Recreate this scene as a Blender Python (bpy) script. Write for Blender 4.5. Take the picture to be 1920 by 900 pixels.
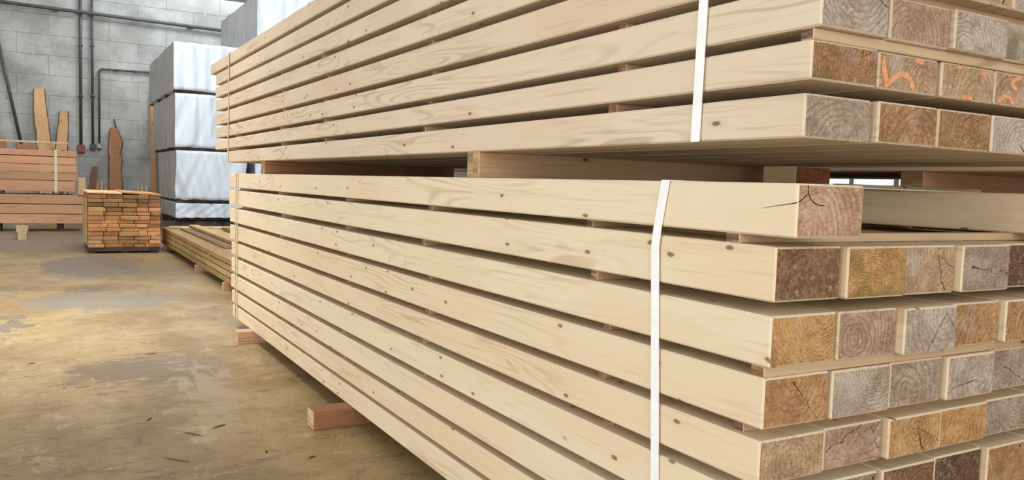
import bpy, bmesh, math, random
from mathutils import Vector, Matrix, noise
random.seed(7)
for o in list(bpy.data.objects): bpy.data.objects.remove(o)
S = bpy.context.scene; COL = S.collection
PI = math.pi

# ------------------------------------------------------------------ camera
cam_d = bpy.data.cameras.new('camera'); cam = bpy.data.objects.new('camera', cam_d); COL.objects.link(cam)
cam_d.sensor_fit = 'HORIZONTAL'; cam_d.sensor_width = 36.0; cam_d.lens = 36.0*1531.33/1920
cam_d.clip_start = 0.05; cam_d.clip_end = 200
right = Vector((0.8677, -0.496054, 0.032054)); down = Vector((-0.005438, -0.073951, -0.997247)); fwd = Vector((0.497059, 0.865137, -0.066865))
M = Matrix((right, -down, -fwd)).transposed().to_4x4()
CAM = Vector((-1.581, 0.0, 1.46)); M.translation = CAM
cam.matrix_world = M
S.camera = cam

# ------------------------------------------------------------------ world, lights, exposure
wd = bpy.data.worlds.new('world'); S.world = wd; wd.use_nodes = True
bg = wd.node_tree.nodes['Background']; bg.inputs[0].default_value = (0.97, 0.98, 1.0, 1); bg.inputs[1].default_value = 0.62
def area(name, loc, target, sx, sy, power, col):
    l = bpy.data.lights.new(name, 'AREA'); l.shape = 'RECTANGLE'; l.size = sx; l.size_y = sy; l.energy = power; l.color = col
    o = bpy.data.objects.new(name, l); COL.objects.link(o); o.location = loc
    o.rotation_euler = (Vector(target)-Vector(loc)).to_track_quat('-Z', 'Y').to_euler()
    return o
area('door_daylight', (-8.0, 3.0, 1.5), (0.0, 4.5, 0.9), 9.0, 2.8, 315, (1.0, 0.98, 0.94))
area('bay_daylight', (-2.5, -7.0, 2.8), (1.0, 3.0, 1.2), 7.0, 4.5, 430, (1.0, 0.97, 0.93))
area('skylight_wall', (4.5, 23.6, 9.6), (2.4, 27.4, 5.6), 4.0, 2.0, 560, (0.92, 0.97, 1.0))
area('wrap_front_fill', (0.5, 14.0, 9.0), (2.0, 21.5, 2.6), 4.0, 2.5, 640, (0.92, 0.97, 1.0))  # added unseen lamp that brightens the fronts of the wrapped packs
aisle = area('skylight_aisle', (-3.2, 8.6, 8.0), (-2.6, 9.3, 0.0), 4.5, 1.4, 175, (1.0, 0.99, 0.97)); aisle.data.spread = math.radians(62)
vs = S.view_settings; vs.view_transform = 'Standard'; vs.look = 'None'; vs.exposure = 0.1; vs.gamma = 1.0; vs.use_curve_mapping = False

# ------------------------------------------------------------------ material helpers
def lin(r, g, b):
    f = lambda c: (c/255/12.92) if c/255 <= 0.04045 else ((c/255+0.055)/1.055)**2.4
    return (f(r), f(g), f(b), 1.0)
class NT:
    def __init__(s, name):
        s.m = bpy.data.materials.new(name); s.m.use_nodes = True; s.t = s.m.node_tree
        s.p = s.t.nodes['Principled BSDF']
    def put(s, sock, v):
        if v is None: return
        if isinstance(v, bpy.types.NodeSocket): s.t.links.new(v, sock)
        else: sock.default_value = v
    def n(s, typ, ins=None, **kw):
        nd = s.t.nodes.new('ShaderNode'+typ)
        for k, v in kw.items(): setattr(nd, k, v)
        for k, v in (ins or {}).items(): s.put(nd.inputs[k], v)
        return nd
    def math(s, op, a, b=None, c=None, clamp=False):
        nd = s.n('Math', operation=op, use_clamp=clamp); s.put(nd.inputs[0], a); s.put(nd.inputs[1], b); s.put(nd.inputs[2], c); return nd.outputs[0]
    def vmath(s, op, a, b=None):
        nd = s.n('VectorMath', operation=op); s.put(nd.inputs[0], a); s.put(nd.inputs[1], b); return nd.outputs[0]
    def mix(s, fac, a, b, mode='MIX'):
        nd = s.n('MixRGB', blend_type=mode); s.put(nd.inputs[0], fac); s.put(nd.inputs[1], a); s.put(nd.inputs[2], b); return nd.outputs[0]
    def ramp(s, fac, lo, hi, a=0.0, b=1.0):
        nd = s.n('MapRange', interpolation_type='SMOOTHSTEP'); s.put(nd.inputs[0], fac)
        nd.inputs[1].default_value = lo; nd.inputs[2].default_value = hi; nd.inputs[3].default_value = a; nd.inputs[4].default_value = b
        return nd.outputs[0]
    def noise(s, vec, scale, detail=3.0, rough=0.5, dist=0.0):
        return s.n('TexNoise', {'Vector': vec, 'Scale': scale, 'Detail': detail, 'Roughness': rough, 'Distortion': dist}).outputs[0]
    def objco(s): return s.n('TexCoord').outputs['Object']
    def rnd(s): return s.n('ObjectInfo').outputs['Random']
    def sep(s, v): return s.n('SeparateXYZ', {0: v}).outputs
    def comb(s, x, y, z): return s.n('CombineXYZ', {0: x, 1: y, 2: z}).outputs[0]
    def bump(s, h, strength, dist=0.01):
        s.t.links.new(s.n('Bump', {'Height': h, 'Strength': strength, 'Distance': dist}).outputs[0], s.p.inputs['Normal'])
    def done(s, col, rough=0.6, spec=0.35):
        s.put(s.p.inputs['Base Color'], col); s.put(s.p.inputs['Roughness'], rough); s.p.inputs['Specular IOR Level'].default_value = spec
        return s.m

def wood(name, base, warm, line, axis='Y', knots=0.6, contrast=0.35, rough=0.62, grain=1.0, use_tint=False):
    """long-grain timber: growth-ring lines, fine fibre, knots, board-to-board variation"""
    t = NT(name); co = t.objco(); r = t.rnd(); q = t.sep(co)
    L, a, b = {'Y': (q[1], q[0], q[2]), 'X': (q[0], q[1], q[2]), 'Z': (q[2], q[0], q[1])}[axis]
    off = t.math('MULTIPLY', r, 37.0)
    Lo = t.math('ADD', L, off)
    ab = t.math('ADD', a, b)
    # slow field whose contours read as cathedral grain
    v1 = t.comb(t.math('MULTIPLY', a, 5.0), t.math('MULTIPLY', Lo, 0.55), t.math('MULTIPLY', b, 7.0))
    fld = t.noise(v1, 1.0, 2.0, 0.45, 0.25)
    ring = t.math('SINE', t.math('MULTIPLY', fld, 95.0*grain))
    ring = t.ramp(ring, 0.15, 1.0)
    patch = t.ramp(t.noise(t.comb(off, t.math('MULTIPLY', Lo, 0.9), t.math('MULTIPLY', ab, 6.0)), 1.0, 2.0), 0.45, 0.7)
    v2 = t.comb(t.math('MULTIPLY', a, 70.0), t.math('MULTIPLY', Lo, 2.2), t.math('MULTIPLY', b, 70.0))
    fib = t.noise(v2, 1.0, 4.0, 0.6)
    c = t.mix(t.math('MULTIPLY', r, 0.55), base, warm)
    c = t.mix(t.math('MULTIPLY', t.ramp(t.noise(t.comb(off, t.math('MULTIPLY', Lo, 0.7), t.math('MULTIPLY', b, 3.0)), 1.0, 2.0), 0.42, 0.68), 0.55), c, warm)
    c = t.mix(t.math('MULTIPLY', t.math('MULTIPLY', ring, patch), contrast), c, line)
    c = t.mix(t.ramp(fib, 0.52, 0.78, 0.0, contrast*0.75), c, line)
    # knots
    vor = t.n('TexVoronoi', {'Vector': t.comb(t.math('MULTIPLY', Lo, 3.1), t.math('MULTIPLY', t.math('ADD', ab, off), 7.0), 0.0), 'Scale': 1.0, 'Randomness': 1.0}, voronoi_dimensions='2D')
    kd = t.math('ADD', vor.outputs['Distance'], t.math('MULTIPLY', t.math('SUBTRACT', t.noise(co, 60.0, 2.0), 0.5), 0.05))
    pick = t.ramp(t.sep(vor.outputs['Color'])[0], 1.0-knots*0.75, 1.0-knots*0.75+0.02)
    halo = t.math('MULTIPLY', t.ramp(kd, 0.20, 0.05), t.math('MULTIPLY', pick, 0.45))
    core = t.math('MULTIPLY', t.ramp(kd, 0.062, 0.03), t.math('MULTIPLY', pick, 0.8))
    c = t.mix(halo, c, warm)
    c = t.mix(core, c, tuple(x*0.28 for x in line[:3])+(1,))
    # rare dirt / sticker stains
    st = t.ramp(t.noise(t.comb(t.math('MULTIPLY', Lo, 7.0), t.math('MULTIPLY', a, 3.0), t.math('MULTIPLY', b, 2.5)), 1.0, 3.0, 0.6), 0.68, 0.82, 0.0, 0.30)
    c = t.mix(st, c, tuple(x*0.5 for x in line[:3])+(1,))
    if use_tint: c = t.mix(1.0, c, t.n('ObjectInfo').outputs['Color'], 'MULTIPLY')
    t.bump(t.math('ADD', fib, t.math('MULTIPLY', ring, 0.15)), 0.12, 0.004)
    return t.done(c, rough, 0.3)

def endgrain(name):
    """sawn timber end: rings round an off-centre pith, saw tear-out, checks, dirt; colour from the object colour"""
    t = NT(name); co = t.objco(); r = t.rnd(); q = t.sep(co); inf = t.n('ObjectInfo')
    tint = inf.outputs['Color']
    r2 = t.math('FRACT', t.math('MULTIPLY', r, 17.31)); r3 = t.math('FRACT', t.math('MULTIPLY', r, 91.7)); r4 = t.math('FRACT', t.math('MULTIPLY', r, 403.3))
    sgn = t.math('SIGN', q[1])
    x = t.math('SUBTRACT', q[0], t.math('MULTIPLY', t.math('SUBTRACT', r2, 0.5), 0.20))
    z = t.math('SUBTRACT', q[2], t.math('MULTIPLY', t.math('SUBTRACT', r3, 0.5), 0.16))
    off = t.math('MULTIPLY', t.math('ADD', r, sgn), 23.0)
    pv = t.comb(q[0], q[2], off)
    warp = t.math('MULTIPLY', t.math('SUBTRACT', t.noise(pv, 11.0, 4.0, 0.6), 0.5), 0.06)
    rad = t.math('ADD', t.math('SQRT', t.math('ADD', t.math('MULTIPLY', x, x), t.math('MULTIPLY', z, z))), warp)
    ring = t.math('SINE', t.math('MULTIPLY', rad, t.math('ADD', 260.0, t.math('MULTIPLY', r4, 420.0))))
    ring = t.ramp(ring, -0.2, 1.0)
    rough = t.noise(pv, 62.0, 5.0, 0.72, 0.6)
    rough2 = t.noise(t.comb(t.math('MULTIPLY', q[0], 55.0), t.math('MULTIPLY', q[2], 160.0), off), 1.0, 3.0, 0.65)
    crisp = t.noise(pv, 190.0, 3.0, 0.7, 0.4)
    blot = t.noise(pv, 13.0, 3.0, 0.6)
    dark = t.mix(1.0, tint, (0.42, 0.35, 0.30, 1), 'MULTIPLY')
    lite = t.mix(0.36, tint, (0.90, 0.80, 0.66, 1))
    c = t.mix(t.ramp(blot, 0.35, 0.68), t.mix(1.0, tint, (0.66, 0.60, 0.56, 1), 'MULTIPLY'), tint)
    c = t.mix(t.math('MULTIPLY', ring, t.ramp(t.noise(pv, 7.0, 2.0), 0.35, 0.65, 0.08, 0.5)), c, dark)
    c = t.mix(t.ramp(rough, 0.50, 0.72, 0.0, 0.75), c, lite)
    c = t.mix(t.ramp(rough, 0.46, 0.30, 0.0, 0.70), c, dark)
    c = t.mix(t.ramp(rough2, 0.48, 0.30, 0.0, 0.45), c, dark)
    c = t.mix(t.ramp(crisp, 0.54, 0.70, 0.0, 0.55), c, lite)
    c = t.mix(t.ramp(crisp, 0.44, 0.32, 0.0, 0.6), c, dark)
    # drying checks radiating from the pith
    ang = t.math('ARCTAN2', z, x)
    a0 = t.math('MULTIPLY', t.math('SUBTRACT', r4, 0.5), 6.0)
    for k, (amp, w) in enumerate(((1.0, 0.0016), (0.37, 0.0011))):
        a1 = t.math('MULTIPLY', a0, amp)
        dline = t.math('ABSOLUTE', t.math('MULTIPLY', t.math('SINE', t.math('SUBTRACT', t.math('ADD', ang, t.math('MULTIPLY', t.math('SUBTRACT', t.noise(pv, 26.0, 3.0), 0.5), 0.5)), a1)), rad))
        front = t.ramp(t.math('COSINE', t.math('SUBTRACT', ang, a1)), 0.2, 0.5)
        ck = t.math('MULTIPLY', t.math('MULTIPLY', t.ramp(dline, w*1.6, w*0.7), front), t.ramp(r3 if k else r2, 0.48, 0.5))
        c = t.mix(t.math('MULTIPLY', ck, 0.85), c, (0.045, 0.028, 0.018, 1))
    # green algae and dark weathering along one margin
    moss = t.math('MULTIPLY', t.ramp(t.noise(pv, 6.0, 2.0), 0.56, 0.72), t.ramp(r4, 0.62, 0.66))
    c = t.mix(t.math('MULTIPLY', moss, 0.55), c, lin(96, 98, 40))
    ash = t.math('MULTIPLY', t.ramp(t.noise(t.comb(q[2], q[0], off), 9.0, 3.0), 0.55, 0.75), t.ramp(r2, 0.5, 0.55))
    c = t.mix(t.math('MULTIPLY', ash, 0.5), c, lin(205, 198, 188))
    t.bump(t.math('ADD', t.math('ADD', rough, t.math('MULTIPLY', ring, 0.4)), rough2), 0.75, 0.006)
    return t.done(c, 0.8, 0.2)

def plain(name, col, rough=0.5, var=0.12, scale=8.0, metal=0.0, bump=0.0):
    t = NT(name); co = t.objco()
    nz = t.noise(co, scale, 4.0, 0.6)
    c = t.mix(t.ramp(nz, 0.35, 0.7), col, tuple(x*(1-var*2) for x in col[:3])+(1,))
    t.p.inputs['Metallic'].default_value = metal
    if bump: t.bump(t.noise(co, scale*6, 4.0, 0.6), bump, 0.01)
    return t.done(c, rough, 0.4)

PINE = wood('pale_pine', lin(226, 212, 183), lin(221, 197, 161), lin(176, 138, 100), knots=0.58, contrast=0.44)
PINE_UP = wood('dull_pine', lin(219, 204, 180), lin(209, 186, 157), lin(156, 126, 96), knots=0.42, contrast=0.46)  # duller batch, with the weaker light on the upper pack put into its colour
END = endgrain('sawn_end_grain')
STK = wood('sticker_pine', lin(206, 182, 148), lin(180, 140, 104), lin(136, 98, 68), axis='X', knots=0.2)
BEAR = wood('bearer_fir', lin(204, 172, 136), lin(188, 136, 98), lin(120, 72, 46), axis='X', knots=0.3, contrast=0.5)
RUST = wood('reddish_bearer', lin(162, 120, 86), lin(140, 96, 66), lin(84, 52, 36), axis='X', knots=0.3, contrast=0.5)
REDW = wood('redwood', lin(210, 172, 136), lin(194, 146, 110), lin(128, 90, 64), axis='X', knots=0.15, contrast=0.5, use_tint=True)
BROWN = wood('brown_plank', lin(216, 174, 126), lin(198, 146, 98), lin(100, 68, 44), axis='Y', knots=0.1, contrast=0.6, use_tint=True)
YELL = wood('yellow_board', lin(200, 172, 120), lin(176, 136, 84), lin(112, 84, 50), axis='Y', knots=0.2, contrast=0.5, use_tint=True)
SLAB = wood('slab_wood', lin(208, 178, 138), lin(186, 144, 104), lin(116, 68, 40), axis='Z', knots=0.2, contrast=0.6, use_tint=True)
BARK = plain('bark', lin(92, 64, 50), 0.9, 0.25, 18.0, bump=0.6)
STRAP = plain('white_strapping', lin(248, 250, 252), 0.35, 0.03, 20.0)
FSTRAP = plain('pale_strapping', lin(226, 206, 172), 0.45, 0.05, 20.0)
DSTRAP = plain('black_strapping', lin(40, 38, 36), 0.45, 0.05, 20.0)
PIPE = plain('painted_steel_pipe', lin(74, 76, 76), 0.45, 0.1, 10.0)
BOX = plain('galvanised_box', lin(150, 150, 150), 0.4, 0.1, 12.0, metal=0.6)
REDBOX = plain('red_painted_box', lin(140, 70, 64), 0.5, 0.15, 12.0)
STEEL = plain('dark_joist_steel', lin(70, 76, 80), 0.5, 0.15, 6.0)
PAINT = plain('orange_spray_paint', lin(238, 168, 120), 0.8, 0.14, 70.0)
DARKWOOD = plain('dark_runner_wood', lin(92, 76, 66), 0.8, 0.2, 14.0)
MORTAR = plain('mortar', lin(168, 168, 165), 0.95, 0.1, 30.0)
CHIP = plain('dark_splinter_wood', lin(92, 70, 48), 0.8, 0.2, 40.0)

def mat_block():
    t = NT('grey_concrete_block'); co = t.n('NewGeometry').outputs['Position']; r = t.rnd()
    big = t.noise(co, 0.9, 4.0, 0.6); sp = t.noise(co, 9.0, 5.0, 0.7)
    sm = t.noise(t.vmath('MULTIPLY', co, (2.0, 2.0, 3.0)), 1.0, 6.0, 0.6, 0.8)
    c = t.mix(t.ramp(big, 0.3, 0.7), lin(136, 136, 131), lin(180, 180, 176))
    c = t.mix(t.math('MULTIPLY', r, 0.35), c, lin(172, 173, 169))
    c = t.mix(t.ramp(sm, 0.50, 0.72, 0.0, 0.6), c, lin(138, 138, 134))
    c = t.mix(t.ramp(sp, 0.60, 0.78, 0.0, 0.5), c, lin(120, 120, 117))
    c = t.mix(t.ramp(sp, 0.42, 0.28, 0.0, 0.5), c, lin(232, 232, 230))
    t.bump(sp, 0.4, 0.02)
    return t.done(c, 0.9, 0.2)
BLOCK = mat_block()

PATCHES = [(-1.0, 10.3, 0.85, 0.75, lin(124, 119, 110), 0.7), (-0.92, 6.55, 0.58, 0.55, lin(112, 96, 80), 0.75), (-0.60, 5.9, 0.16, 0.9, lin(164, 146, 120), 0.65),
           (-1.87, 8.9, 0.13, 0.65, lin(98, 92, 84), 0.7), (-1.05, 11.4, 0.30, 0.25, lin(96, 88, 78), 0.8), (-0.95, 14.2, 0.75, 1.9, lin(114, 104, 96), 0.8), (0.6, 19.3, 6.0, 3.2, lin(118, 108, 98), 0.8),
           (-2.0, 11.6, 0.3, 0.3, lin(104, 96, 86), 0.6)]
def mat_floor():
    t = NT('stained_concrete'); co = t.n('NewGeometry').outputs['Position']
    n1 = t.noise(t.vmath('MULTIPLY', co, (0.9, 0.5, 1.0)), 0.8, 5.0, 0.6, 0.6)
    n2 = t.noise(t.vmath('MULTIPLY', co, (1.0, 1.6, 1.0)), 1.5, 6.0, 0.65, 1.2)
    n3 = t.noise(t.vmath('MULTIPLY', co, (1.3, 3.5, 1.0)), 3.0, 5.0, 0.7, 1.5)
    n4 = t.noise(t.vmath('MULTIPLY', co, (2.4, 1.2, 1.0)), 2.2, 6.0, 0.7, 0.8)
    fine = t.noise(co, 40.0, 4.0, 0.7)
    c = t.mix(t.ramp(n1, 0.38, 0.62), lin(138, 113, 74), lin(165, 142, 100))
    c = t.mix(t.ramp(n2, 0.52, 0.66, 0.0, 0.6), c, lin(122, 104, 82))
    c = t.mix(t.ramp(n2, 0.42, 0.30, 0.0, 0.55), c, lin(184, 170, 142))
    c = t.mix(t.ramp(n3, 0.58, 0.70, 0.0, 0.55), c, lin(98, 80, 54))
    c = t.mix(t.ramp(n3, 0.40, 0.30, 0.0, 0.4), c, lin(178, 158, 120))
    c = t.mix(t.ramp(n4, 0.56, 0.68, 0.0, 0.5), c, lin(104, 84, 56))
    c = t.mix(t.ramp(n4, 0.42, 0.32, 0.0, 0.45), c, lin(186, 172, 146))
    # tyre scuffs and scratches: thin wandering dark and pale lines
    for k, (sx, sy, w, colr) in enumerate(((0.8, 2.4, 0.010, lin(84, 66, 44)), (2.2, 1.0, 0.006, lin(92, 74, 50)), (0.6, 3.0, 0.007, lin(196, 178, 142)))):
        sc = t.math('ABSOLUTE', t.math('SUBTRACT', t.noise(t.vmath('ADD', t.vmath('MULTIPLY', co, (sx, sy, 1.0)), (k*7.3, k*3.1, 0.0)), 1.3, 4.0, 0.55, 1.6), 0.5))
        c = t.mix(t.math('MULTIPLY', t.ramp(sc, w, w*0.25), t.ramp(n3, 0.40, 0.60, 0.0, 0.65)), c, colr)
    c = t.mix(t.ramp(fine, 0.55, 0.75, 0.0, 0.4), c, lin(106, 88, 60))
    # damp, dark and pale patches; the far two paint in shade by the stacks
    q = t.sep(co)
    wx = t.math('ADD', q[0], t.math('MULTIPLY', t.math('SUBTRACT', n4, 0.5), 1.3)); wy = t.math('ADD', q[1], t.math('MULTIPLY', t.math('SUBTRACT', n3, 0.5), 2.2))
    for (px, py, rx, ry, colr, amt) in PATCHES:
        dx = t.math('DIVIDE', t.math('SUBTRACT', wx, px), rx); dy = t.math('DIVIDE', t.math('SUBTRACT', wy, py), ry)
        dd = t.math('ADD', t.math('MULTIPLY', dx, dx), t.math('MULTIPLY', dy, dy))
        c = t.mix(t.ramp(dd, 1.15, 0.55, 0.0, amt), c, colr)
    rough = t.ramp(n2, 0.3, 0.7, 0.34, 0.55)
    t.bump(t.math('ADD', fine, n3), 0.08, 0.01)
    return t.done(c, rough, 0.45)
FLOOR = mat_floor()

def mat_wrap(name, a, b):
    t = NT(name); co = t.n('NewGeometry').outputs['Position']
    nz = t.noise(t.vmath('MULTIPLY', co, (3.0, 3.0, 0.8)), 1.6, 3.0, 0.6, 0.5)
    c = t.mix(t.ramp(nz, 0.35, 0.7), a, b)
    t.bump(t.noise(t.vmath('MULTIPLY', co, (5.0, 5.0, 1.2)), 2.0, 3.0, 0.6, 1.0), 0.22, 0.05)
    return t.done(c, 0.4, 0.4)
WRAP = mat_wrap('white_lumber_wrap', lin(228, 236, 243), lin(218, 228, 238))
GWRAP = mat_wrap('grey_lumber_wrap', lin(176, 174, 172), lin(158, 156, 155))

# ------------------------------------------------------------------ mesh helpers
def link(name, me, mats, parent=None, loc=(0, 0, 0), rot=(0, 0, 0)):
    o = bpy.data.objects.new(name, me); COL.objects.link(o)
    if not me.materials:
        for m in (mats if isinstance(mats, (list, tuple)) else [mats]): me.materials.append(m)
    if parent is not None:
        o.parent = parent; p = Vector((0, 0, 0)); q = parent
        while q is not None: p += q.location; q = q.parent
        o.location = Vector(loc)-p
    else: o.location = loc
    o.rotation_euler = rot
    return o
def tag(o, label, cat, group=None):
    o['label'] = label; o['category'] = cat
    if group: o['group'] = group
    return o
def struct(o): o['kind'] = 'structure'; return o
def thing(name, label, cat, loc=(0, 0, 0), group=None):
    o = bpy.data.objects.new(name, None); COL.objects.link(o); o.location = loc; o.empty_display_size = 0.2
    return tag(o, label, cat, group)
_cache = {}
def box_mesh(name, dx, dy, dz, bev=0.004, ends='Y', mats=None, key=''):
    """chamfered squared timber centred on its origin; the two end faces take material slot 1"""
    k = (name, round(dx, 4), round(dy, 4), round(dz, 4), ends, key, tuple(m.name for m in mats))
    if k in _cache: return _cache[k]
    bm = bmesh.new(); bmesh.ops.create_cube(bm, size=1.0)
    for v in bm.verts: v.co = Vector((v.co.x*dx, v.co.y*dy, v.co.z*dz))
    if bev: bmesh.ops.bevel(bm, geom=list(bm.edges), offset=bev, segments=1, affect='EDGES')
    ax = 'XYZ'.index(ends)
    for f in bm.faces: f.material_index = 1 if (len(mats) > 1 and abs(f.normal[ax]) > 0.9) else 0
    me = bpy.data.meshes.new(name); bm.to_mesh(me); bm.free()
    for m in mats: me.materials.append(m)
    _cache[k] = me
    return me
def box(name, x0, x1, y0, y1, z0, z1, mats, parent=None, bev=0.004, ends='Y', rot=(0, 0, 0), color=None):
    if not isinstance(mats, (list, tuple)): mats = [mats]
    me = box_mesh(name, x1-x0, y1-y0, z1-z0, bev, ends, mats)
    o = link(name, me, mats, parent, ((x0+x1)/2, (y0+y1)/2, (z0+z1)/2), rot)
    if color: o.color = color
    return o
def pydata(name, verts, faces, mats, parent=None, smooth=False, loc=(0, 0, 0)):
    me = bpy.data.meshes.new(name); me.from_pydata([tuple(v) for v in verts], [], faces); me.update()
    bm = bmesh.new(); bm.from_mesh(me); bmesh.ops.recalc_face_normals(bm, faces=bm.faces); bm.to_mesh(me); bm.free()
    if smooth:
        for p in me.polygons: p.use_smooth = True
    return link(name, me, mats, parent, loc)
def tube(name, pts, r, mat, parent=None, seg=10):
    """round pipe along a polyline with filleted corners"""
    P = [Vector(p) for p in pts]; Q = [P[0]]
    for i in range(1, len(P)-1):
        a = (P[i-1]-P[i]).normalized(); b = (P[i+1]-P[i]).normalized(); rr = r*3
        for k in range(5):
            u = k/4; Q.append((P[i]+a*rr)*(1-u)**2 + P[i]*2*u*(1-u) + (P[i]+b*rr)*u*u)
    Q.append(P[-1]); base = P[0].copy(); V = []; F = []
    for i, p in enumerate(Q):
        d = (Q[min(i+1, len(Q)-1)]-Q[max(i-1, 0)]).normalized()
        up = Vector((0, 1, 0)) if abs(d.y) < 0.9 else Vector((1, 0, 0))
        s = d.cross(up).normalized(); u = s.cross(d)
        for k in range(seg): a = 2*PI*k/seg; V.append(p-base+s*math.cos(a)*r+u*math.sin(a)*r)
    for i in range(len(Q)-1):
        for k in range(seg): F.append((i*seg+k, i*seg+(k+1) % seg, (i+1)*seg+(k+1) % seg, (i+1)*seg+k))
    F.append(tuple(range(seg))); F.append(tuple(range((len(Q)-1)*seg, len(Q)*seg)))
    return pydata(name, V, F, mat, parent, True, base)
def strap_loop(name, path, ys, width, thick, mat, parent, open_side=None):
    """flat band following a closed XZ path; ys gives the Y of the band at each corner"""
    n = len(path); V = []; F = []
    cx = sum(p[0] for p in path)/n; cz = sum(p[1] for p in path)/n
    base = Vector((path[0][0], ys[0], path[0][1]))
    for (x, z), y in zip(path, ys):
        ox = thick if x > cx else -thick; oz = thick if z > cz else -thick
        edge_x = min(abs(x-min(p[0] for p in path)), abs(x-max(p[0] for p in path))) < 0.02
        edge_z = min(abs(z-min(p[1] for p in path)), abs(z-max(p[1] for p in path))) < 0.02
        for (k, w) in ((0, -width/2), (0, width/2), (1, width/2), (1, -width/2)):
            V.append(Vector((x+(ox*k if edge_x else 0), y+w, z+(oz*k if edge_z else 0)))-base)
    for i in range(n):
        j = (i+1) % n
        if i == open_side: F += [tuple(i*4+k for k in range(4)), tuple(j*4+k for k in range(4))]; continue
        for k in range(4): F.append((i*4+k, i*4+(k+1) % 4, j*4+(k+1) % 4, j*4+k))
    return pydata(name, V, F, mat, parent, False, base)

# ------------------------------------------------------------------ the setting
YW = 27.45; KW = YW/25.5
def wl(x, z): return (CAM.x+(x-CAM.x)*KW, CAM.z+(z-CAM.z)*KW)   # survey plane at 25.5 m -> wall plane
struct(pydata('floor', [(-16, -12, 0), (14, -12, 0), (14, YW+0.3, 0), (-16, YW+0.3, 0), (-16, -12, -0.2), (14, -12, -0.2), (14, YW+0.3, -0.2), (-16, YW+0.3, -0.2)],
       [(0, 1, 2, 3), (7, 6, 5, 4), (0, 4, 5, 1), (1, 5, 6, 2), (2, 6, 7, 3), (3, 7, 4, 0)], FLOOR))
wall = struct(box('wall_back', -12.5, 12.5, YW+0.012, YW+0.3, 0, 9.2, MORTAR, bev=0))
BW, BH = 1.575, 0.575
jx, jz = wl(0.01, 5.33)
z_top0 = jz+0.30
rows = int(z_top0/BH)+1
for i in range(-6, rows):
    z1 = z_top0-i*BH; z0 = z1-BH
    if z1 < 0.05 or z0 > 9.1: continue
    z0 = max(z0, 0.0); z1 = min(z1, 9.2)
    sh = (i % 2)*BW/2
    for j in range(-8, 8):
        x0 = jx+sh+j*BW; x1 = x0+BW
        if x1 < -12.4 or x0 > 12.4: continue
        x0 = max(x0, -12.5); x1 = min(x1, 12.5); dep = random.uniform(0.0, 0.006)
        box('block', x0+0.003, x1-0.003, YW-dep, YW+0.05, z0+0.003, z1-0.003, BLOCK, wall, bev=0.005)
wr = struct(box('wall_right', 12.2, 12.5, -6, YW, 0, 9.2, plain('dim_painted_wall', lin(96, 92, 88), 0.9, 0.15, 2.0)))
GLASS = NT('daylit_window_glass'); GLASS.p.inputs['Emission Color'].default_value = (0.85, 0.93, 1, 1); GLASS.p.inputs['Emission Strength'].default_value = 0.7
GLASS.done(lin(190, 205, 215), 0.2)
win = struct(box('window_1', 12.1, 12.2, 8.6, 11.6, 1.6, 3.0, plain('window_frame_grey', lin(120, 120, 120), 0.5, 0.1), bev=0.006))
for j in range(3):
    box('pane', 12.085, 12.1, 8.7+j*0.97, 9.56+j*0.97, 1.68, 2.92, GLASS.m, win, bev=0.003)

# roof joist above the wrapped packs
def joist(y, z, x0, x1, parent=None):
    j = bpy.data.objects.new('roof_joist', None); COL.objects.link(j); j.location = (x0, y, z); j['kind'] = 'structure'
    box('bottom_chord', x0, x1, y-0.05, y+0.05, z, z+0.09, STEEL, j, bev=0.005)
    box('top_chord', x0, x1, y-0.05, y+0.05, z+0.75, z+0.84, STEEL, j, bev=0.005)
    n = int((x1-x0)/0.75)
    for k in range(n):
        xa = x0+k*0.75; za, zb = (z+0.08, z+0.76) if k % 2 == 0 else (z+0.76, z+0.08)
        tube('web', [(xa, y, za), (xa+0.75, y, zb)], 0.025, STEEL, j, 6)
    return j
joist(24.0, 6.32, 1.9, 12.2)
joist(20.0, 6.32, 4.6, 12.2)

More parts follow.
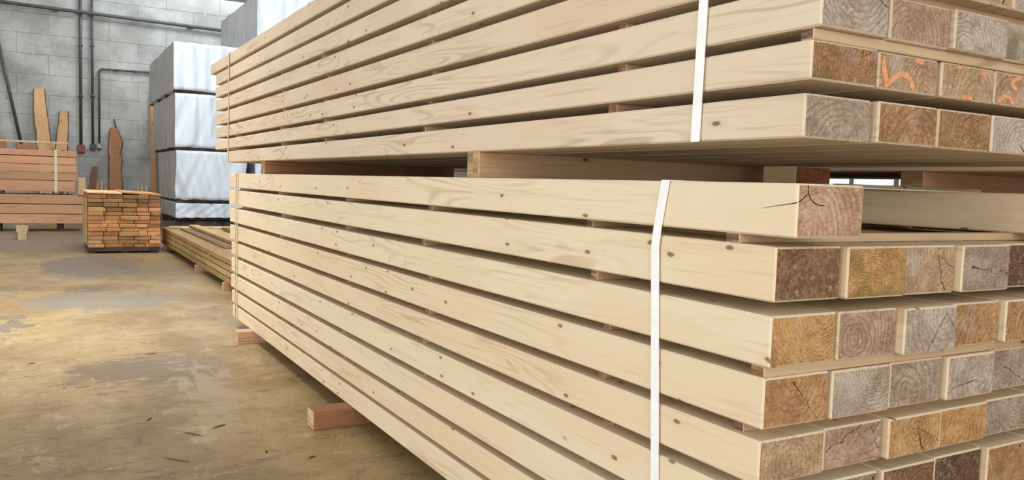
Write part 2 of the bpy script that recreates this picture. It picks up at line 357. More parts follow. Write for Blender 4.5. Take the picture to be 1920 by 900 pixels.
# ------------------------------------------------------------------ main timber packs
EC = {'g': lin(188, 170, 150), 'G': lin(206, 192, 174), 'p': lin(198, 166, 140), 'o': lin(200, 154, 104), 'O': lin(212, 166, 108), 't': lin(204, 172, 136),
      'b': lin(184, 142, 102), 'd': lin(150, 114, 84), 'k': lin(120, 88, 66), 'r': lin(212, 174, 144)}
CW = 0.254
def timber_pack(label, x_origin, rows, sticker_ys, base, name='timber_pack', width=CW, seed=1, side=None, flush=()):
    """rows: (z0, z1, near_y, far_y, dx, tints, stagger) bottom to top or top to bottom"""
    rg = random.Random(seed)
    root = thing(name, label, 'lumber', base)
    beams = {}
    for ri, (z0, z1, ya, yb, dx, tints, stag) in enumerate(rows):
        for c in range(7):
            tn = tints[c] if c < len(tints) else rg.choice('gGptobr')
            if tn == '.': continue
            sg = stag[c] if c < len(stag) else rg.uniform(-0.012, 0.012)
            x0 = x_origin+dx+c*width+(0.0 if c == 0 else rg.uniform(0.0, 0.004))
            L = yb-ya
            me = box_mesh('beam', width-0.008, L, z1-z0, 0.005, 'Y', [side or PINE, END])
            dz = -abs(rg.uniform(0, 0.002)) if (c and 0 < ri < len(rows)-1) else 0
            o = link('beam', me, None, root, (x0+(width-0.008)/2, (ya+yb)/2+sg, (z0+z1)/2+dz), (0, 0, rg.uniform(-0.0006, 0.0006)))
            o.color = EC[tn]; beams[(ri, c)] = o
    zs = sorted(((r[0], r[1]) for r in rows))
    for gi in range(len(zs)-1):
        g0, g1 = zs[gi][1], zs[gi+1][0]
        for y in sticker_ys(gi, rg):
            xa = x_origin+(0.004 if (gi, round(y, 3)) in flush else rg.uniform(0.02, 0.06)); w = rg.uniform(0.035, 0.05)
            box('sticker', xa, x_origin+7*width-0.01, y-w/2, y+w/2, g0+0.0005, g1-0.0005, [STK, END], root, bev=0.002, ends='X', color=EC[rg.choice('ddk')])
    return root, beams

# lower pack, listed from its top row down
LOW = [
 (1.353, 1.487, 1.372, 8.36, 0.000, 'r....bt', [0]),
 (1.187, 1.327, 1.432, 8.35, 0.000, 'dOtgkot', [0, -0.014, 0.002, -0.016, 0.02]),
 (1.020, 1.152, 1.433, 8.30, -0.002, 'OpGoott', [0, 0.003, -0.020, 0.002, -0.014]),
 (0.857, 0.990, 1.448, 8.29, 0.000, 'oGgGgbt', [0, -0.003, 0.004, -0.008, 0.008]),
 (0.708, 0.826, 1.452, 8.23, 0.002, 'tpOOgpo', [0, 0.01, -0.006, 0.0, 0.012]),
 (0.545, 0.676, 1.455, 8.22, 0.000, 'tpdkoGg', [0, 0.008, 0.0, 0.006, -0.01]),
 (0.392, 0.514, 1.450, 8.21, -0.003, 'goptgbo', [0]),
 (0.250, 0.362, 1.455, 8.18, 0.000, 'ptgobgt', [0]),
 (0.112, 0.226, 1.450, 8.15, 0.002, 'gtpobgt', [0]),
]
def low_stick(gi, rg):
    ys = [2.20, 3.62, 4.90, 6.50, 7.95]
    if gi == 7: return [1.585, 2.28]+ys[1:]
    near = {5: [1.475], 4: [1.55]}.get(gi, [])
    return near+[y+rg.uniform(-0.08, 0.08) for y in ys]
low, low_b = timber_pack('lower pack of pale squared timbers with a white strap, standing on floor bearers', 0.0, LOW, low_stick, (0.89, 4.9, 0.112), seed=3, flush=((7, 1.585), (5, 1.475)))
UP = [
 (1.597, 1.703, 1.365, 8.50, -0.002, 'gbbGgtp', [0, -0.012, -0.008, -0.010, 0.01]),
 (1.735, 1.829, 1.355, 9.12, 0.000, 'btttgpt', [0, 0.004, 0.0, 0.004, 0.0]),
 (1.857, 1.963, 1.332, 9.12, 0.000, 'GpGGgtb', [0, 0.006, -0.006, 0.01]),
 (1.993, 2.111, 1.320, 9.11, 0.004, 'tptGpbo', [0, 0.0, 0.0]),
 (2.141, 2.247, 1.340, 9.11, 0.000, 'gtpobgt', [0]),
 (2.279, 2.384, 1.330, 9.12, -0.004, 'gtpobgt', [0]),
 (2.414, 2.522, 1.340, 9.12, 0.000, 'gtpobgt', [0]),
 (2.552, 2.660, 1.330, 9.45, 0.000, 'gtpobgt', [0]),
]
def up_stick(gi, rg):
    first = {0: [], 1: [1.375]}.get(gi, [1.40])
    return first+[y+rg.uniform(-0.05, 0.05) for y in (2.15, 3.66, 5.35, 6.48, 8.2)]
up, up_b = timber_pack('upper pack of pale timbers with orange spray paint, on bearers over the lower pack', 0.0, UP, up_stick, (0.89, 5.2, 1.597), seed=5, side=PINE_UP, flush=((1, 1.375),))

# the two white straps seen from the aisle and the pale ones near the far ends
X1 = 7*CW
lo_path = [(-0.004, 1.487), (-0.004, 1.35), (-0.005, 1.29), (-0.005, 0.112), (X1, 0.112), (X1, 1.487)]
strap_loop('strap', lo_path, [1.853, 1.880, 1.886, 1.81, 1.81, 1.853], 0.034, 0.003, STRAP, low)['label'] = 'white plastic strap'
strap_loop('strap', [(-0.006, 2.66), (-0.006, 1.600), (X1, 1.600), (X1, 2.66)], [1.712, 1.734, 1.73, 1.71], 0.034, 0.003, STRAP, up, open_side=1)['label'] = 'white plastic strap'
for y in (7.93, 8.02):
    strap_loop('strap', [(-0.005, 1.487), (-0.005, 0.112), (X1, 0.112), (X1, 1.487)], [y]*4, 0.022, 0.003, FSTRAP, low)
for y in (8.40, ):
    strap_loop('strap', [(-0.006, 2.66), (-0.006, 1.597), (X1, 1.597), (X1, 2.66)], [y]*4, 0.03, 0.003, FSTRAP, up)

# thin stickers lying on the open top row of the lower pack
for y, z0 in ((1.98, 1.4875), (2.62, 1.4875)):
    box('sticker', 0.9, X1-0.02, y-0.02, y+0.02, z0, z0+0.016, [STK, END], low, bev=0.002, ends='X', color=EC['t'])
# reddish offcut seen under the open row
box('sticker', 0.40, 0.62, 2.20, 2.24, 1.3275, 1.342, [RUST, END], low, bev=0.002, ends='X', color=EC['r'])

# orange spray marks on the upper pack's second row of ends
def paint(pts, w, beam, y):
    P = []
    for i in range(len(pts)-1):
        for k in range(5): P.append(Vector(pts[i]).lerp(Vector(pts[i+1]), k/5))
    P.append(Vector(pts[-1]))
    P = [sum((P[max(0, min(len(P)-1, i+k))] for k in (-2, -1, 0, 1, 2)), Vector((0, 0)))/5 for i in range(len(P))]
    base = Vector((P[0].x, y, P[0].y)); V = []; F = []
    for i, p in enumerate(P):
        d = (P[min(i+1, len(P)-1)]-P[max(i-1, 0)]).normalized(); nrm = Vector((-d.y, d.x)); ww = w*(0.75+0.5*noise.noise(Vector((p.x*60, p.y*60, 0))))
        for s in (-0.5, 0.5):
            for yy in (-0.0012, 0.0): V.append(Vector((p.x+nrm.x*ww*s, y+yy, p.y+nrm.y*ww*s))-base)
    for i in range(len(P)-1):
        a, b = i*4, (i+1)*4
        F += [(a, a+2, b+2, b), (a+1, b+1, b+3, a+3), (a, b, b+1, a+1), (a+2, a+3, b+3, b+2)]
    F += [(0, 1, 3, 2), (len(V)-4, len(V)-2, len(V)-1, len(V)-3)]
    o = pydata('paint_mark', V, F, PAINT, beam, False, base); o['label'] = 'orange spray paint mark'
    return o
def ye(c): 
    b = up_b[(1, c)]; return b.location.y+up.location.y-(9.12-1.355)/2
paint([(0.274, 1.822), (0.270, 1.79), (0.288, 1.756), (0.286, 1.738)], 0.020, up_b[(1, 1)], ye(1))
paint([(0.287, 1.745), (0.319, 1.769), (0.350, 1.782), (0.383, 1.770), (0.400, 1.737)], 0.020, up_b[(1, 1)], ye(1))
paint([(0.397, 1.822), (0.420, 1.817), (0.436, 1.818)], 0.015, up_b[(1, 1)], ye(1))
paint([(0.574, 1.824), (0.588, 1.815), (0.602, 1.824)], 0.014, up_b[(1, 2)], ye(2))
paint([(0.690, 1.822), (0.702, 1.806), (0.712, 1.822)], 0.014, up_b[(1, 2)], ye(2))
paint([(0.603, 1.739), (0.630, 1.743), (0.660, 1.739)], 0.012, up_b[(1, 2)], ye(2))
paint([(0.787, 1.738), (0.794, 1.752), (0.823, 1.765), (0.850, 1.754), (0.860, 1.738)], 0.017, up_b[(1, 3)], ye(3))
paint([(0.900, 1.820), (0.858, 1.813), (0.846, 1.795), (0.880, 1.782)], 0.017, up_b[(1, 3)], ye(3))

# the deep drying crack in the near end of the top beam of the lower pack
CRACK = plain('crack_shadow_wood', lin(58, 38, 26), 0.9, 0.2, 60.0)
_p = PAINT; PAINT = CRACK
b0 = low_b[(0, 0)]
for pts, w in (([(0.034, 1.486), (0.036, 1.462), (0.048, 1.446), (0.068, 1.436), (0.100, 1.434)], 0.0032), ([(0.036, 1.462), (0.018, 1.450), (0.003, 1.440)], 0.0028)):
    o = paint(pts, w, b0, 1.372); o.name = 'crack'; o['label'] = 'dark drying crack'
PAINT = _p
V = []; F = []
for i, (y, z, w) in enumerate(((1.374, 1.440, .0028), (1.392, 1.4365, .0022), (1.432, 1.431, .0015), (1.485, 1.422, .0005))):
    V += [Vector((-0.0008, y, z-w/2)), Vector((-0.0008, y, z+w/2)), Vector((0.001, y, z+w/2)), Vector((0.001, y, z-w/2))]
for i in range(3):
    for k in range(4): F.append((i*4+k, i*4+(k+1) % 4, i*4+4+(k+1) % 4, i*4+4+k))
F += [(0, 1, 2, 3), (12, 13, 14, 15)]
o = pydata('crack', [v-Vector((0, 1.374, 1.44)) for v in V], F, CRACK, b0, False, (0, 1.374, 1.44)); o['label'] = 'dark drying crack'

# bearers between the two packs
def bearer(label, x0, x1, y0, y1, z0, z1, mats, group=None, col='t', name='timber_bearer', ends='X'):
    o = box(name, x0, x1, y0, y1, z0, z1, mats, bev=0.004, ends=ends, color=lin(222, 192, 150) if z0 == 0 else EC[col]); return tag(o, label, 'bearer', group)
bearer('square tan bearer between the two timber packs, nearer the camera', 0.004, 1.72, 3.06, 3.17, 1.4885, 1.5965, [BEAR, END], col='t')
bearer('square reddish wooden bearer between the two timber packs, near their far end', 0.004, 1.74, 6.90, 7.03, 1.4885, 1.5965, [RUST, END], col='b')
tag(box('wood_block', 1.46, 1.70, 2.66, 2.86, 1.4885, 1.5925, [wood('brightened_block', lin(246, 226, 178), lin(240, 206, 150), lin(190, 140, 90), knots=0.0), END], color=lin(214, 140, 92)),  # side coloured extra pale to stand for daylight reaching the block
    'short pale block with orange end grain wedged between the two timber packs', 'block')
# bearers on the floor under the lower pack
for lab, xa, y, h, col in (('wooden floor bearer sticking out furthest beside the middle of the lower timber pack', -0.228, 4.60, 0.1115, 'r'),
                           ('wooden floor bearer poking out under the far end of the lower timber pack', -0.125, 7.27, 0.1115, 't'),
                           ('wooden floor bearer hidden under the near end of the lower timber pack', -0.02, 1.95, 0.1115, 't')):
    bearer(lab, xa, 1.80, y, y+0.13, 0.0, h, [RUST if y < 5 else BEAR, END], col=col)

# neighbouring packs glimpsed through the gap
NX = 2.25
def few(gi, rg): return [1.7, 4.9, 8.0]
NLOW = [(0.112+0.153*i, 0.235+0.153*i, 1.6, 8.3, 0.0, '', []) for i in range(9)]
timber_pack('timber pack on the far side of the big lower pack, seen only through the gap', NX, NLOW, few, (NX+0.89, 4.9, 0.112), seed=11)
NUP = [(1.597+0.135*i, 1.703+0.135*i, 1.6, 8.9, 0.0, '', []) for i in range(3)]
timber_pack('timber pack on the far side of the big upper pack, seen only through the gap', NX, NUP, few, (NX+0.89, 5.0, 1.597), seed=12)
for y in (2.55, 6.9):
    bearer('%s bearer between the packs behind, seen through the gap' % ('nearer tan' if y < 5 else 'farther dark'), NX+0.01, NX+1.74, y, y+0.13, 1.459, 1.5965, [BEAR, END], group='bearers of the packs behind', col='t')
for y in (1.95, 4.6, 7.3):
    bearer('floor bearer under the timber pack on the far side', NX, NX+1.76, y, y+0.13, 0.0, 0.1115, [BEAR, END], group='floor bearers of the pack behind')

# ------------------------------------------------------------------ low pack of yellowish boards down the aisle
lp = thing('board_pack', 'low strapped pack of yellowish weathered boards behind the big timber packs', 'lumber', (1.1, 13.7, 0.1))
rg = random.Random(21)
for k in range(4):
    z0 = 0.10+k*0.082
    for c in range(7):
        if k == 3 and c in (2, 5): continue
        x0 = 0.44+c*0.19; s = rg.uniform(0.7, 1.05)
        box('board', x0, x0+0.18, 9.95+rg.uniform(-.05, .05), 17.5+rg.uniform(-.1, .1), z0, z0+0.068, [YELL, END], lp, bev=0.004, color=(s, s*rg.uniform(.92, 1.05), s*rg.uniform(.85, 1.05), 1))
    if k < 3:
        for y in (10.4, 12.2, 14.0, 15.8, 17.2):
            box('sticker', 0.445, 1.76, y-0.02, y+0.02, z0+0.0685, z0+0.0815, [STK, END], lp, bev=0.001, ends='X')
box('board', 0.66, 0.82, 12.2, 16.6, 0.4148, 0.45, [YELL, END], lp, bev=0.004, color=(0.5, 0.45, 0.42, 1))
box('board', 0.92, 1.10, 10.4, 17.3, 0.4148, 0.47, [YELL, END], lp, bev=0.004, color=(1.15, 1.15, 1.15, 1))
strap_loop('strap', [(0.434, 0.415), (0.434, 0.1), (1.775, 0.1), (1.775, 0.415)], [17.0]*4, 0.06, 0.006, DSTRAP, lp)['label'] = 'black strap'
for i, y in enumerate((10.8, 13.0, 16.8)):
    bearer('%s floor bearer under the low yellowish board pack' % ('nearest', 'middle', 'farthest')[i], 0.40, 1.75, y, y+0.1, 0.0, 0.0995, [BEAR, END], group='floor bearers of the low board pack')
# pale boards behind it
pb = thing('board_pack', 'few thick pale boards piled behind the low yellowish pack, under the wrapped stack', 'lumber', (1.9, 18.7, 0))
for k in range(2):
    for c in range(3):
        xx = 0.75+0.02*k
        box('board', xx, 3.0, 18.3+c*0.27, 18.56+c*0.27, 0.002+k*0.168, 0.166+k*0.168, [wood('pale_board_%d%d' % (k, c), lin(232, 204, 158), lin(222, 178, 122), lin(160, 110, 66), axis='X', knots=0.1), END], pb, ends='X', color=EC['t'])

# ------------------------------------------------------------------ brown plank stack on the floor
ms = thing('plank_stack', 'squat stack of rough brown planks, ends facing the aisle, on the open floor', 'lumber', (-0.3, 17.2, 0))
rg = random.Random(31)
edges = [-0.90, -0.63, -0.37, -0.11, 0.09, 0.30]
nl = 13
zz = 0.105
lay = [rg.uniform(0.85, 1.15) for k in range(nl)]; lay = [0.074*nl*v/sum(lay) for v in lay]
for k in range(nl):
    z0 = zz; zz += lay[k]; ls = rg.uniform(0.8, 1.1)*(0.66 if k >= 10 else 1.0)
    ed = [edges[0]]+[e+rg.uniform(-0.05, 0.05) for e in edges[1:-1]]+[edges[-1]]
    for c in range(5):
        s = ls*rg.uniform(0.78, 1.22); warm = rg.uniform(0.88, 1.08)
        th = lay[k]*rg.uniform(0.86, 0.985)
        tilt = rg.uniform(-0.5, 0.5)*(lay[k]-th)/0.27
        box('plank', ed[c]+rg.uniform(0.001, 0.006), ed[c+1]-rg.uniform(0.001, 0.006), 16.40+rg.uniform(-0.06, 0.06), 18.3+rg.uniform(-0.05, 0.05), z0+0.001, z0+th,
            [BROWN, BROWN], ms, bev=0.006, rot=(0, tilt, 0), color=(s*1.02*warm, s*0.94, s*0.86, 1))
z = 0.105+nl*0.074
box('plank', -0.915, -0.35, 16.38, 18.3, z+0.004, z+0.035, [BROWN, BROWN], ms, bev=0.005, rot=(0, 0.015, 0), color=(1.35, 1.4, 1.45, 1))
box('plank', -0.36, 0.30, 16.42, 18.2, z+0.006, z+0.036, [BROWN, BROWN], ms, bev=0.005, rot=(0, 0.05, 0), color=(1.1, 1.0, 0.9, 1))
for xx in (-0.88, -0.36, 0.14):
    box('runner', xx, xx+0.12, 16.43, 18.25, 0.0, 0.104, [DARKWOOD], ms, bev=0.004)
box('runner', -0.90, 0.29, 16.40, 16.50, 0.03, 0.1035, [DARKWOOD], ms, bev=0.004)
box('side_board', -0.918, -0.9035, 16.5, 18.2, 0.14, 0.98, [YELL], ms, bev=0.003, color=(1.15, 1.15, 1.15, 1))

# ------------------------------------------------------------------ redwood packs by the wall
def red_pack(label, x1, z0, heights, seed, yfront):
    rg = random.Random(seed)
    r = thing('board_pack', label, 'lumber', ((x1-5.6)/2, yfront+0.55, z0)); z = z0
    for h in heights:
        s = rg.uniform(0.82, 1.08); dx = rg.uniform(-0.04, 0.03)
        for c in range(4):
            y0 = yfront+c*0.28+(rg.uniform(-0.012, 0.012) if c == 0 else 0)
            ss = s*rg.uniform(0.95, 1.05)
            box('board', -5.6+rg.uniform(-.05, .05), x1+dx, y0, y0+0.272, z+0.001, z+h-0.016, [REDW, REDW], r, bev=0.006, ends='X', color=(ss*1.04, ss*rg.uniform(.9, 1.0), ss*rg.uniform(.86, .98), 1))
        for xx in (-4.4, -2.6, -1.2):
            box('sticker', xx, xx+0.06, yfront+0.02, yfront+1.09, z+h-0.0155, z+h+0.0005, [DARKWOOD], r, bev=0.001)
        z += h
    return r, z
lo_r, zt = red_pack('lower pack of long reddish brown boards stacked against the block wall', -0.72, 0.19, [0.235, 0.235, 0.235], 41, 22.45)
z_up = zt+0.062
for xx in (-4.0, -2.5, -1.25):
    bearer('thin lath separating the two reddish board packs', xx, xx+0.09, 22.5, 23.5, zt+0.001, z_up-0.001, [DARKWOOD, DARKWOOD], group='laths between the reddish board packs', ends='Y')
up_r, zt2 = red_pack('upper pack of long reddish brown boards with a pale strap, on the lower reddish pack', -0.88, z_up, [0.27, 0.19, 0.19, 0.19, 0.155], 42, 22.5)
def strap_x(x, y0, y1, z0, z1, w, parent):
    V = []; F = []; base = Vector((x, y0, z0))
    path = [(y0-0.016, z0-0.002), (y0-0.016, z1+0.002), (y1, z1+0.002), (y1, z0-0.002)]
    for (y, z) in path:
        oy = -0.006 if y < y1 else 0.006; oz = 0.004 if z > z0 else -0.004
        for k, ww in ((0, -w/2), (0, w/2), (1, w/2), (1, -w/2)): V.append(Vector((x+ww, y+oy*k, z+oz*k))-base)
    for i in range(4):
        j = (i+1) % 4
        for k in range(4): F.append((i*4+k, i*4+(k+1) % 4, j*4+(k+1) % 4, j*4+k))
    o = pydata('strap', V, F, FSTRAP, parent, False, base); o['label'] = 'pale strap'
strap_x(-1.33, 22.5, 23.63, z_up, zt2, 0.06, up_r)
for i, xx in enumerate((-4.9, -3.4, -2.6, -1.3)):
    bearer('dark floor bearer under the lower reddish board pack', xx, xx+0.14, 22.6, 23.5, 0.0, 0.189, [DARKWOOD, DARKWOOD], group='floor bearers of the reddish packs', ends='Y')
tag(box('timber_bearer', -2.06, -1.90, 19.75, 22.3, 0.0, 0.15, [STK, END], ends='Y', color=lin(240, 214, 180)), 'pale loose timber lying on the floor in front of the reddish packs', 'timber')
tag(box('timber_offcut', -2.09, -1.93, 19.95, 20.10, 0.1505, 0.29, [STK, END], ends='Y', color=lin(240, 214, 180)), 'small pale offcut standing on the loose timber in front of the reddish packs', 'offcut')
tag(box('timber_offcut', -0.855, -0.70, 22.40, 22.48, zt+0.001, zt+0.42, [SLAB, SLAB], ends='Z', color=(1.0, 0.95, 0.85, 1)), 'short upright board leaning on the right end of the upper reddish pack', 'offcut')
# lath over two blocks on top of the reddish pack
for xx, lab in ((-3.6, 'left'), (-1.5, 'right')):
    tag(box('wood_block', xx, xx+0.16, 22.52, 22.66, zt2+0.008, zt2+0.146, [RUST, END], ends='Y', color=EC['t' if lab == 'right' else 'b']),
        'small %s wood block under the lath on the upper reddish pack' % ('reddish' if lab == 'left' else 'pale split'), 'block')
tag(box('lath', -4.6, -1.07, 22.56, 22.62, zt2+0.1465, zt2+0.196, [STK, END], ends='X', color=EC['t']), 'long thin pale lath lying over blocks on the upper reddish pack', 'lath')
for xx, lab in ((-2.78, 'dark reddish offcut nearest the left edge, on the upper reddish pack'), (-2.15, 'low dark offcut on the upper reddish pack below the slanting pole')):
    tag(box('timber_offcut', xx, xx+0.42, 22.95, 23.2, zt2+0.001, zt2+(0.24 if xx < -2.5 else 0.12), [RUST, RUST], ends='X', rot=(0, 0, 0.1)), lab, 'offcut')

# ------------------------------------------------------------------ slabs and boards leaning on the wall
def slab(name, label, left, right, thick, mat, ybase=0.30, color=(1, 1, 1, 1), bark=True, wav=0.02, seed=0, z_floor=True, cat='slab'):
    """live-edge slab: outlines (x,z) from bottom to top for both edges"""
    def samp(pts, n):
        P = [Vector(p) for p in pts]; out = []
        z0, z1 = P[0].y, P[-1].y
        for i in range(n):
            z = z0+(z1-z0)*i/(n-1)
            for a, b in zip(P[:-1], P[1:]):
                if z <= b.y+1e-6:
                    u = (z-a.y)/max(b.y-a.y, 1e-6); out.append((a.x+(b.x-a.x)*u, z)); break
            else: out.append((P[-1].x, P[-1].y))
        return out
    n = 28; Lp = samp(left, n); Rp = samp(right, n)
    zt = max(Lp[-1][1], Rp[-1][1])
    base = Vector(((Lp[0][0]+Rp[0][0])/2, YW-ybase, Lp[0][1])); V = []; F = []; Vb = []; Fb = []
    def yy(z): return YW-0.03-thick-(zt-z)/max(zt, 0.1)*ybase
    for i in range(n):
        for side, (x, z) in ((0, Lp[i]), (1, Rp[i])):
            x += wav*noise.noise(Vector((seed+side*7.7, z*3.0, 0)))*2 + wav*0.6*noise.noise(Vector((seed+side*3.1, z*9.0, 4)))
            for k in (0, 1): V.append(Vector((x, yy(z)+k*thick, z))-base)
    for i in range(n-1):
        a, b = i*4, (i+1)*4
        F += [(a, a+2, b+2, b), (a+1, b+1, b+3, a+3), (a, b, b+1, a+1), (a+2, a+3, b+3, b+2)]
    F += [(0, 1, 3, 2), ((n-1)*4, (n-1)*4+2, (n-1)*4+3, (n-1)*4+1)]
    o = pydata(name, V, F, mat, None, False, base); o.color = color
    tag(o, label, cat)
    if bark:
        for side in (0, 1):
            Vb = []; Fb = []; b0 = base
            for i in range(n):
                p = V[i*4+side*2]; d = -0.016 if side == 0 else 0.022
                d *= 0.6+0.9*abs(noise.noise(Vector((seed+i*0.7, side, 2))))
                Vb += [p+Vector((-d*0.35, -0.006, 0)), p+Vector((d, 0.012, 0)), p+Vector((d, thick-0.004, 0)), p+Vector((-d*0.35, thick+0.004, 0))]
            for i in range(n-1):
                for k in range(4): Fb.append((i*4+k, i*4+(k+1) % 4, (i+1)*4+(k+1) % 4, (i+1)*4+k))
            Fb += [(0, 1, 2, 3), ((n-1)*4, (n-1)*4+1, (n-1)*4+2, (n-1)*4+3)]
            pydata('bark_edge', Vb, Fb, BARK, o, False, base)
    return o
A = lambda pts: [wl(*p) for p in pts]
slab('live_edge_slab', 'tallest tan live-edge slab leaning on the block wall behind the reddish packs',
     A([(-1.68, -.05), (-1.70, 1.9), (-1.80, 3.0), (-1.80, 3.63)]), A([(-1.35, -.05), (-1.40, 1.92), (-1.50, 3.0), (-1.55, 3.63)]), 0.07, SLAB, 0.45, (1.02, .95, .85, 1), True, 0.012, 1)
slab('live_edge_slab', 'shorter tan slab with dark bark leaning on the wall beside the tallest slab',
     A([(-1.40, -.05), (-1.31, 1.9), (-1.20, 3.08)]), A([(-1.05, -.05), (-1.02, 1.9), (-.985, 3.08)]), 0.07, SLAB, 0.4, (.95, .88, .72, 1), True, 0.014, 2)
slab('live_edge_slab', 'narrow reddish-brown gnarled slab against the wall behind the brown plank stack',
     A([(0.0, -.05), (-.01, .92), (-.01, 2.4), (0.02, 2.62), (.06, 2.70)]), A([(.33, -.05), (.32, .92), (.29, 1.6), (.30, 2.3), (.26, 2.55), (.21, 2.70)]), 0.09, SLAB, 0.35, (.62, .44, .36, 1), True, 0.034, 17)
slab('bark_splinter', 'dark pointed bark splinter rising from the top of the reddish-brown gnarled slab',
     A([(.15, 2.705), (.14, 2.78), (.12, 2.95)]), A([(.21, 2.705), (.18, 2.8), (.145, 2.95)]), 0.05, BARK, 0.05, (1, 1, 1, 1), False, 0.006, 4)
slab('dark_slab', 'dark brown slab leaning at a slant on the wall left of the short pale boards',
     A([(-.74, -.05), (-.56, .82), (-.42, 1.60)]), A([(-.52, -.05), (-.36, .82), (-.30, 1.42), (-.29, 1.60)]), 0.06, SLAB, 0.3, (.30, .22, .20, 1), False, 0.02, 5)
slab('tall_board', 'tall narrow orange-tan board standing beside the wrapped lumber stack',
     A([(1.07, -.05), (1.05, 3.70)]), A([(1.21, -.05), (1.18, 3.70)]), 0.05, SLAB, 0.3, (1.1, .9, .7, 1), False, 0.004, 6, cat='board')
rg = random.Random(51)
for i, (xa, h, sl) in enumerate(((-.42, 1.12, .04), (-.32, 1.2, .04), (-.22, 1.22, .03), (-.12, 1.05, .0), (-.035, 1.06, .0))):
    s = rg.uniform(.85, 1.15)
    pos = ('leftmost', 'second from the left', 'middle', 'second from the right', 'rightmost')[i]
    slab('short_board', 'short tan board on the wall beside the gnarled slab, %s of five' % pos, A([(xa-sl, -.05), (xa, h)]), A([(xa-sl+.07, -.05), (xa+.07, h)]), 0.04, SLAB, 0.25, (s, s*.95, s*.85, 1), False, 0.003, 10+i, cat='board')
for i, (xa, h) in enumerate(((.70, 1.08), (.80, 1.10), (.92, 1.12))):
    slab('short_board', 'short pale board on the wall right of the gnarled slab, %s of three' % ('left', 'middle', 'right')[i], A([(xa, -.05), (xa, h)]), A([(xa+.075, -.05), (xa+.075, h)]), 0.04, SLAB, 0.25, (1.25, 1.35, 1.35, 1), False, 0.002, 20+i, cat='board')

# ------------------------------------------------------------------ pipes on the wall
def W3(x, z, out): a = wl(x, z); return (a[0], YW-out, a[1])
def conduit(label, pts, r, box_at=None, bmat=None, bs=0.1, out=0.07):
    root = thing('conduit_pipe', label, 'pipe', W3(*pts[-1], out))
    tube('pipe', [W3(*p, out) for p in pts], r, PIPE, root)
    if box_at:
        x, _, z = W3(*box_at, 0); box('outlet_box', x-bs, x+bs, YW-0.14, YW-0.008, z-bs*1.3, z+bs*0.9, bmat, root, bev=0.012)
    zs = [p[1] for p in pts]
    for k in range(1, 4):
        p = Vector(pts[0]).lerp(Vector(pts[1]), k/4); x, _, z = W3(p.x, p.y, 0)
        box('clip', x-r*1.6, x+r*1.6, YW-out-r*1.2, YW-0.008, z-0.02, z+0.02, PIPE, root, bev=0.003)
conduit('leftmost of the vertical conduits on the block wall, ending in a reddish box', [(-.70, 7.6), (-.69, 2.16)], 0.042, (-.685, 2.10), REDBOX, 0.10)
conduit('middle vertical conduit on the block wall, ending in a dark metal box', [(-.42, 7.6), (-.40, 2.20)], 0.036, (-.40, 2.16), plain('dark_box', lin(70, 72, 74), .5), 0.075)
conduit('bent conduit on the block wall that turns right toward the wrapped lumber', [(1.6, 4.33), (-.24, 4.29), (-.24, 2.22)], 0.030, (-.24, 2.19), BOX, 0.07)
conduit('long dark horizontal pipe crossing the top of the block wall', [(-8.0, 5.86), (5.5, 5.67)], 0.052, out=0.16)
pole = tube('slanting_pole', [W3(-2.72, 5.45, 0.10), W3(-2.09, 2.12, 0.35)], 0.045, PIPE); tag(pole, 'dark slanting pole leaning on the wall at the left edge', 'pole')

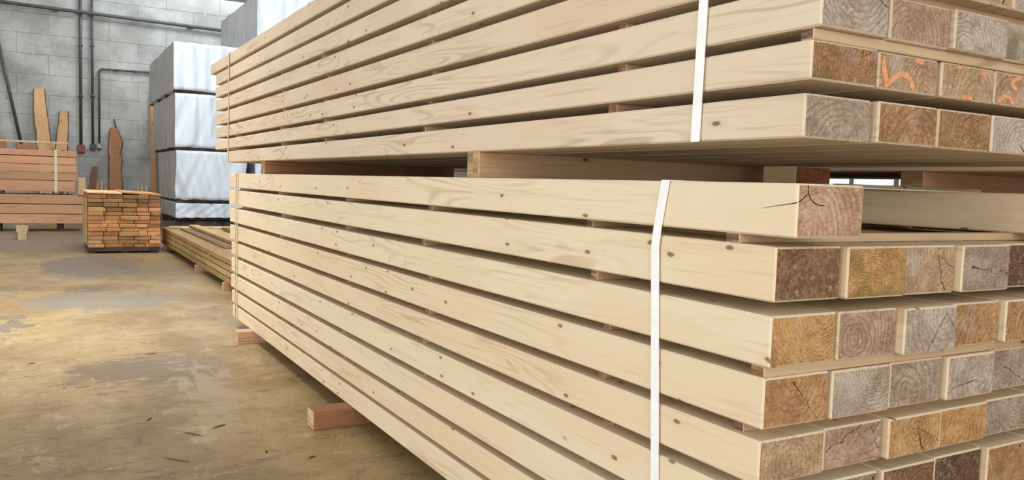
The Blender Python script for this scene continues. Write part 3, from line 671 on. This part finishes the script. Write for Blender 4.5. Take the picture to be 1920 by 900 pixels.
# ------------------------------------------------------------------ wrapped lumber stacks
def wrapped(label, x0, x1, y0, y1, z0, z1, seed, group=None, under=0.07):
    rt = thing('wrapped_lumber_pack', label, 'lumber', ((x0+x1)/2, (y0+y1)/2, z0-under))
    per = []; nx, ny = 34, 40; r = 0.07
    for i in range(nx): per.append((x0+(x1-x0)*i/nx, y0, 0, -1))
    for i in range(ny): per.append((x1, y0+(y1-y0)*i/ny, 1, 0))
    for i in range(nx): per.append((x1-(x1-x0)*i/nx, y1, 0, 1))
    for i in range(ny): per.append((x0, y1-(y1-y0)*i/ny, -1, 0))
    n = len(per); nv = 16; V = []; base = Vector(((x0+x1)/2, (y0+y1)/2, z0))
    H = z1-z0
    for v in range(nv+1):
        f = v/nv
        for i, (x, y, nx_, ny_) in enumerate(per):
            u = i/n*40
            amp = 0.13*(1-0.3*f)*(0.35 if i >= 2*nx+ny else 1.0)
            sl = 0.15 if seed % 3 else 0.9                       # some sheets hang in slanting folds
            fold = amp*(noise.noise(Vector((u*0.75+f*sl*2.0, f*0.35, seed)))+0.55*noise.noise(Vector((u*1.9+f*sl*3.5, f*0.5, seed+9))))
            fold += 0.35*amp*(0.5-abs(noise.noise(Vector((u*0.6-f*1.6, f*0.4, seed+3))))*2)
            z = z0+H*f
            if v == 0: z += 0.03*noise.noise(Vector((u*1.3, 0.3, seed+4)))-0.005
            if v == 1: z += 0.03*noise.noise(Vector((u*1.3, 0.3, seed+4)))
            V.append(Vector((x+nx_*fold, y+ny_*fold, z))-base)
    for inset, dz in ((0.05, 0.012), (0.5, 0.02)):
        for i, (x, y, nx_, ny_) in enumerate(per):
            cx, cy = (x0+x1)/2, (y0+y1)/2; s = 1-inset
            V.append(Vector((cx+(x-cx)*s, cy+(y-cy)*s, z1+dz-0.008+0.008*noise.noise(Vector((x*2, y*2, seed)))))-base)
    Fw = []; Fg = []
    for v in range(nv+2):
        for i in range(n):
            q = (v*n+i, v*n+(i+1) % n, (v+1)*n+(i+1) % n, (v+1)*n+i)
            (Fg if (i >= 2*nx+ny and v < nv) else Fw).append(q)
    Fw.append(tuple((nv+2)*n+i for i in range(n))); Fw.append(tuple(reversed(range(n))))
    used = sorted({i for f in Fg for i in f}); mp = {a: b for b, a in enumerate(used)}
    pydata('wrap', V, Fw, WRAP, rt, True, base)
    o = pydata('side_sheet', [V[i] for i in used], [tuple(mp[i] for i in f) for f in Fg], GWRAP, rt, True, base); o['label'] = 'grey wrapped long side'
    for k in range(4):
        yy = y0+0.12+(y1-y0-0.36)*k/3
        box('runner', x0+0.02, x1-0.02, yy, yy+0.12, z0-under, z0-0.003, [DARKWOOD], rt, bev=0.004)
    return rt
ST1 = [(0.43, 0.77, 1.16, 24.0), (0.87, 2.04, 1.16, 24.4), (2.13, 3.40, 1.14, 25.3), (3.49, 4.60, 1.10, 26.2)]
for (z0, z1, xa, yb), lab in zip(ST1, ('thin bottom pack of the front white-wrapped lumber stack', 'second white-wrapped pack from the bottom of the front stack, with diagonal folds',
                                       'third white-wrapped pack from the bottom of the front stack', 'top white-wrapped pack of the front stack, with a bulging grey side')):
    wrapped(lab, xa, 2.80, 21.0, yb, z0, z1, int(z0*10)+1, 'white wrapped lumber packs')
for yy in (21.1, 22.5, 23.8):
    bearer('long weathered bearer under the front white-wrapped stack' if yy < 22 else 'weathered bearer under the back of the front wrapped stack', 0.80 if yy < 22 else 1.2, 2.78, yy, yy+0.14, 0.20, 0.339, [DARKWOOD, DARKWOOD], group=None if yy < 22 else 'rear bearers of the front wrapped stack')
    for xx in (1.25, 2.5):
        tag(box('wood_block', xx, xx+0.16, yy, yy+0.14, 0.0, 0.1995, [BEAR, END], color=EC['t']), 'support block on the floor below the front wrapped stack', 'block', 'support blocks of the front wrapped stack')
ST2 = [(0.10, 1.20), (1.29, 2.40), (2.49, 3.60), (3.69, 4.78), (4.87, 6.02)]
for (z0, z1), lab in zip(ST2, ('bottom', 'second', 'middle', 'fourth', 'top')):
    wrapped('%s white-wrapped pack of the taller rear stack%s' % (lab, ', rising above the front stack' if lab == 'top' else ', mostly hidden by the timber packs'), 3.02, 5.4, 21.0, 25.9, z0, z1, int(z0*10)+40, 'white wrapped lumber packs')

# ------------------------------------------------------------------ splinters on the floor
for (x, y, l, a) in ((-.834, 7.118, .10, .1), (-1.044, 5.195, .06, 1.0), (-.858, 4.80, .14, 2.2), (-1.0, 4.39, .16, 2.3), (-.703, 4.89, .10, .5), (-.366, 4.15, .05, .4), (-.56, 4.33, .04, 1.2), (-1.67, 7.06, .06, .2)):
    n = 5; V = []; F = []
    for i in range(n):
        f = i/(n-1); w = 0.007*(math.sin(PI*min(max(f, .08), .92))+0.15); h = 0.006*math.sin(PI*min(max(f, .1), .9))+0.001
        V += [(l*(f-.5), -w, 0), (l*(f-.5), w*.8, 0), (l*(f-.5), w*.2, h)]
    for i in range(n-1):
        for k in range(3): F.append((i*3+k, i*3+(k+1) % 3, i*3+3+(k+1) % 3, i*3+3+k))
    F += [(0, 1, 2), ((n-1)*3, (n-1)*3+2, (n-1)*3+1)]
    o = pydata('wood_splinter', V, F, CHIP, None, False, (x, y, 0.0008)); o.rotation_euler.z = a
    tag(o, 'tiny dark wood splinter lying on the concrete floor', 'splinter', 'splinters on the floor')
